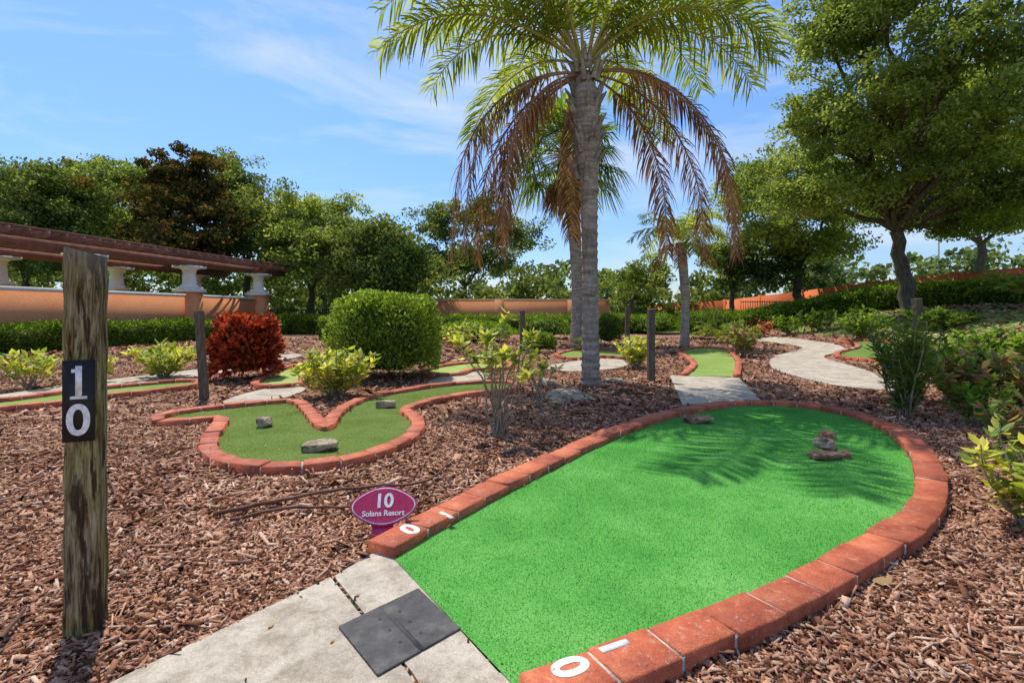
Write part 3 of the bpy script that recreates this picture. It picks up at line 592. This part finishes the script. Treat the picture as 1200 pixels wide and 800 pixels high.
def hedge(name,p0,p1,h,w,n,leaf,mat,h1=None):
    p0=np.array(p0[:2],float);p1=np.array(p1[:2],float); L=np.linalg.norm(p1-p0); d=(p1-p0)/L; nn=np.array([-d[1],d[0]]); h1=h if h1 is None else h1
    s=rng.uniform(0,1,n); hh=(h+(h1-h)*s)*(1+.05*np.sin(s*L*1.3)+.03*np.sin(s*L*4.1)); fc=rng.random(n)
    side=np.where(fc<.36,-1,np.where(fc<.6,1,0)); cx=np.where(side!=0,side*w/2,rng.uniform(-w/2,w/2,n)); z=np.where(side!=0,rng.uniform(.05,1,n)*hh,hh)
    j=rng.normal(size=(n,3))*.07; xy=p0+d*(s*L)[:,None]+nn*cx[:,None]; C=np.stack([xy[:,0],xy[:,1],terr(xy[:,0],xy[:,1])+z],1)+j
    dr=np.stack([nn[0]*side,nn[1]*side,np.where(side==0,1.,.4)],1); m=MB(); m.add(*leafs(C,leaf*rng.uniform(.6,1.2,n),.55,dirs=dr,hexa=True,spread=.8)); k=MB()
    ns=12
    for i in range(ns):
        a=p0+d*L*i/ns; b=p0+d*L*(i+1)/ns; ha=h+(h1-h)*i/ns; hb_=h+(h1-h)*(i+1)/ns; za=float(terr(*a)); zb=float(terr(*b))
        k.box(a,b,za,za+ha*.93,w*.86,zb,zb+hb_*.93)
    return group(name,[m.build('foliage',M[mat]),k.build('shade_core',M['core'])])  # boxes within the hedge, interior shade put into their dark colour
wl=lambda y: np.array([-17.4+.164*(y-17.4),y])
off=np.array([1.5,-.25])
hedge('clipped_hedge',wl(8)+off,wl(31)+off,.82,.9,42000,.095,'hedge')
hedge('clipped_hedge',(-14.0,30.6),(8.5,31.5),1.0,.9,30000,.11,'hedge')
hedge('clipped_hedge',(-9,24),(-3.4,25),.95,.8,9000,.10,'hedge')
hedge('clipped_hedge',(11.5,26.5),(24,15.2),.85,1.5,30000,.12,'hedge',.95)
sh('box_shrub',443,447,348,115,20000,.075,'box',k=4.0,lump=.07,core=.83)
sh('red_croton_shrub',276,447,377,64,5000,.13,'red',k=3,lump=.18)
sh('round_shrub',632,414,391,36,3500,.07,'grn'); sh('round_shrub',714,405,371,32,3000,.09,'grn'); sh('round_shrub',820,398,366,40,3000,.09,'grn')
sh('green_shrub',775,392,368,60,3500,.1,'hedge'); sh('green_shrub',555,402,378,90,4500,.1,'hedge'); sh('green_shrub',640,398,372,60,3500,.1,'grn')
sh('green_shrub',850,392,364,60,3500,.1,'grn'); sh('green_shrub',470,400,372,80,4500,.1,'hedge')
def leggy(name,u,vb,vt,wpx,ns,nl,leaf,mat,asp=.42,lo=.25,droop=.3,sr=.012,tight=0):
    b=G(u,vb); s=b[1]/F; h=(vb-vt)*s; w=wpx*s/2; st=MB(); C=[];D=[]
    for i in range(ns):
        a=i*2.4+rng.random(); rr=w*math.sqrt((i+.6)/ns); tip=b+[math.cos(a)*rr,math.sin(a)*rr,h*rng.uniform(.62,1.0)*(1-.25*rr/w)]
        p=limb(st,b+rng.normal(size=3)*[.03,.03,0],tip,sr,sr*.5,-.1 if not tight else .22,7,5)
        for j in range(nl):
            t=lo+(1-lo)*rng.random()**(.6 if not tight else .35); k=t*6; k0=int(min(k,5)); q=p[k0]*(1-(k-k0))+p[k0+1]*(k-k0); an=rng.uniform(0,6.28); C.append(q); D.append([math.cos(an),math.sin(an),rng.uniform(-droop,1.1)])
    m=MB(); C=np.array(C); m.add(*leafs(C,leaf*rng.uniform(.55,1.2,len(C)),asp,dirs=np.array(D),hexa=True,spread=.35,flat=.6))
    return group(name,[st.build('stems',M['stem'],True),m.build('foliage',M[mat])])
leggy('yellow_croton',393,466,397,96,34,34,.14,'yel')
leggy('yellow_croton',192,444,396,82,24,28,.18,'yel')
leggy('yellow_croton',35,456,402,70,12,14,.19,'yel',lo=.4); leggy('yellow_croton',105,450,398,50,9,14,.19,'yel',lo=.4)
leggy('tall_croton',586,510,358,118,14,26,.115,'yel',lo=.55,sr=.012,tight=1,asp=.48)
leggy('tall_croton',632,478,408,50,7,14,.12,'yel',lo=.5,tight=1)
leggy('yellow_croton',745,432,386,50,16,28,.16,'yel'); leggy('yellow_croton',540,412,372,60,16,24,.2,'yel'); leggy('yellow_croton',690,412,392,40,10,20,.18,'yel')
leggy('mixed_croton',872,418,368,50,18,26,.2,'purp'); leggy('red_croton_shrub',895,395,370,30,8,20,.2,'red')
leggy('strappy_shrub',1062,488,352,80,30,65,.18,'grn',asp=.14,lo=.1)
leggy('mixed_croton',1165,482,400,140,34,44,.16,'purp',lo=.1); leggy('green_shrub',1120,470,380,110,30,60,.13,'hedge',lo=.1); leggy('green_shrub',1190,455,376,120,32,64,.14,'hedge',lo=.1)
leggy('yellow_croton',1205,622,478,120,16,22,.10,'yel',lo=.25,sr=.008); leggy('mixed_croton',1225,560,450,130,20,30,.11,'purp',lo=.15,sr=.009); leggy('green_shrub',1150,500,440,70,16,30,.10,'hedge',lo=.15,sr=.008)
leggy('green_shrub',1010,398,356,60,18,44,.18,'hedge',lo=.1); leggy('green_shrub',1100,385,358,80,22,50,.2,'grn',lo=.1); leggy('mixed_croton',960,388,358,50,12,36,.2,'grn',lo=.1); leggy('green_shrub',925,392,362,50,12,36,.18,'hedge',lo=.1)
gl=MB();gr=MB()
for (u,v,n) in ((845,402,12),(1195,350,16)):
    b=G(u,v) if v>366 else P(u,v,16)
    for k in range(n): frond(gl,gr,b+[0,0,.15],k*2.4,1.2-.7*k/n,1.4,1.2,.4,n=26,wid=.04,hang=.4)
group('palmetto_plant',[gl.build('fronds',M['fan']),gr.build('frond_stalks',M['rachis'])])
# ---------------- walls, pergola
w=MB();c=MB(); y0,y1=2,30.7
w.box(wl(y0),wl(y1),0,2.05,.25); c.box(wl(y0),wl(y1),2.05,2.2,.40)
cols=[9.9,15.1,20.3,25.5,30.7]
dl_=unit(wl(30)-wl(10)); 
for yy in cols:
    a=wl(yy); w.box(a-dl_*.42,a+dl_*.42,0,2.30,.84); c.box(a-dl_*.52,a+dl_*.52,2.302,2.46,1.04)
group('garden_wall',[w.build('stucco',M['wall']),c.build('white_coping',M['white'])])
w=MB();c=MB(); a=(-5.2,32.6); b=(6.2,32.6); w.box(a,b,0,2.0,.25); c.box(a,b,2.0,2.14,.4)
for xx in (-5.2,-.8,3.8): w.box((xx-.3,32.6),(xx+.3,32.6),0,2.08,.6)
M['cope']=noisy('orange_coping',[(.3,(.66,.38,.22)),(.7,(.76,.48,.28))],2)
group('garden_wall',[w.build('stucco',M['wall']),c.build('coping',M['cope'])])
w=MB(); pts=[(760,357,40),(850,352,34),(940,341,29),(1020,331,25),(1120,320,22),(1260,308,19)]
for (q0,q1) in zip(pts[:-1],pts[1:]):
    A=P(*q0);B=P(*q1); w.box(A,B,-.2,A[2],.15,-.2,B[2]); 
    n=int(np.linalg.norm(B-A)/2.2)
    for k in range(n):
        q=A+(B-A)*k/n; w.box(q[:2]-np.array([.1,0]),q[:2]+np.array([.1,0]),-.2,q[2]+.07,.24)
w.build('orange_boundary_wall',M['fence'])
def lathe(cx,cy,prof,sides=20):
    a=np.linspace(0,2*np.pi,sides,endpoint=False); V=[];Q=[]
    for r,z in prof: V+= [(cx+r*math.cos(t),cy+r*math.sin(t),z) for t in a]
    for i in range(len(prof)-1): Q+=[(i*sides+j,i*sides+(j+1)%sides,(i+1)*sides+(j+1)%sides,(i+1)*sides+j) for j in range(sides)]
    return V,Q
nl_=np.array([-dl_[1],dl_[0]]); col=MB(); be=MB()
for row in (0,4.2):
    for yy in cols:
        a=wl(yy)+nl_*row; zb=2.462
        col.box(a-dl_*.42,a+dl_*.42,zb,zb+.10,.84)
        col.add(*lathe(a[0],a[1],[(.38,zb+.10),(.38,zb+.18),(.31,zb+.24),(.30,zb+.6),(.27,zb+.80),(.31,zb+.82),(.31,zb+.87),(.28,zb+.89),(.36,zb+.96),(.44,zb+1.02)]))
        col.box(a-dl_*.52,a+dl_*.52,zb+1.02,zb+1.14,1.04)
        if row: col.box(a-dl_*.3,a+dl_*.3,0,zb,.6)
    for dd in (-.22,.22):
        be.box(wl(5)+nl_*(row+dd),wl(33)+nl_*(row+dd),3.605,3.93,.09)
yy=5.2
while yy<33:
    a=wl(yy); be.box(a-nl_*.95,a+nl_*5.1,3.935,4.16,.07); yy+=.62
for t in np.arange(-.8,5.1,.42): be.box(wl(4.8)+nl_*t,wl(33.2)+nl_*t,4.165,4.25,.06)
group('garden_pergola',[col.build('columns',M['white']),be.build('beams_and_rafters',M['pergola'])])
def ironfence(p0,p1,z,h):
    p0=np.array(p0);p1=np.array(p1); L=np.linalg.norm(p1-p0); d=(p1-p0)/L; m=MB(); m.box(p0,p1,z+h-.1,z+h-.06,.04); m.box(p0,p1,z+.1,z+.14,.04)
    for s in np.arange(0,L,.13): m.box(p0+d*s,p0+d*(s+.025),z,z+h,.025)
    m.build('iron_fence',M['iron'])
ironfence((-15.2,31.6),(-5.3,32.6),0,1.55); a=G(868,380);ironfence(a[:2],(a[0]+3.2,a[1]-.6),float(a[2])+.2,1.2)
lp=P(1100,300,60); m=MB(); m.add(*tube(np.array([[lp[0],60,0],[lp[0],60,10.5]]),[.16,.10],8)); m.box((lp[0]-.6,60),(lp[0]+.6,60),10.3,10.5,.3); m.build('light_pole',M['white'])
# ---------------- light
el=math.radians(63); hx,hy=-.53,.848
sd=Vector((hx*math.cos(el),hy*math.cos(el),math.sin(el)))
s=bpy.data.lights.new('sun','SUN'); s.energy=5.0; s.angle=math.radians(.5); s.color=(1,.94,.84); so=bpy.data.objects.new('sun',s); scene.collection.objects.link(so); so.rotation_euler=sd.to_track_quat('Z','Y').to_euler()
wd=bpy.data.worlds.new('World'); scene.world=wd; wd.use_nodes=True; nt=wd.node_tree; bg=nt.nodes['Background']; bg.inputs[1].default_value=.15
sky=nt.nodes.new('ShaderNodeTexSky'); sky.sky_type='NISHITA'; sky.sun_disc=False; sky.sun_elevation=el; sky.sun_rotation=math.atan2(hx,hy); sky.ozone_density=1.6; sky.dust_density=.3; sky.air_density=1.0
tc=nt.nodes.new('ShaderNodeTexCoord'); mp=nt.nodes.new('ShaderNodeMapping'); mp.inputs['Scale'].default_value=(1.0,2.0,5.0); mp.inputs['Rotation'].default_value=(.15,-.45,.3); nt.links.new(tc.outputs['Generated'],mp.inputs[0])
sp=nt.nodes.new('ShaderNodeSeparateXYZ'); nt.links.new(tc.outputs['Generated'],sp.inputs[0])
tint=ramp(nt,sp.outputs[2],[(0,(.62,.69,.84)),(.12,(.70,.84,1.05)),(.35,(.80,1.04,1.40)),(1,(1.25,1.35,1.45))])
sc=mix(nt,1.0,sky.outputs[0],tint,'MULTIPLY')
f=noise(nt,mp.outputs[0],1.5,8,.62,.6); cf=ramp(nt,f,[(.46,(0,0,0)),(.76,(.7,.7,.7))])
c=mix(nt,cf,sc,(5.8,6.1,6.4)); nt.links.new(c,bg.inputs[0])
cam=bpy.data.cameras.new('camera'); cam.lens=18; cam.sensor_width=36; cam.shift_y=(HY-400)/1200; cam.clip_end=5000; cam.clip_start=.05
co=bpy.data.objects.new('camera',cam); scene.collection.objects.link(co); co.location=(0,0,H); co.rotation_euler=(math.pi/2,0,0); scene.camera=co
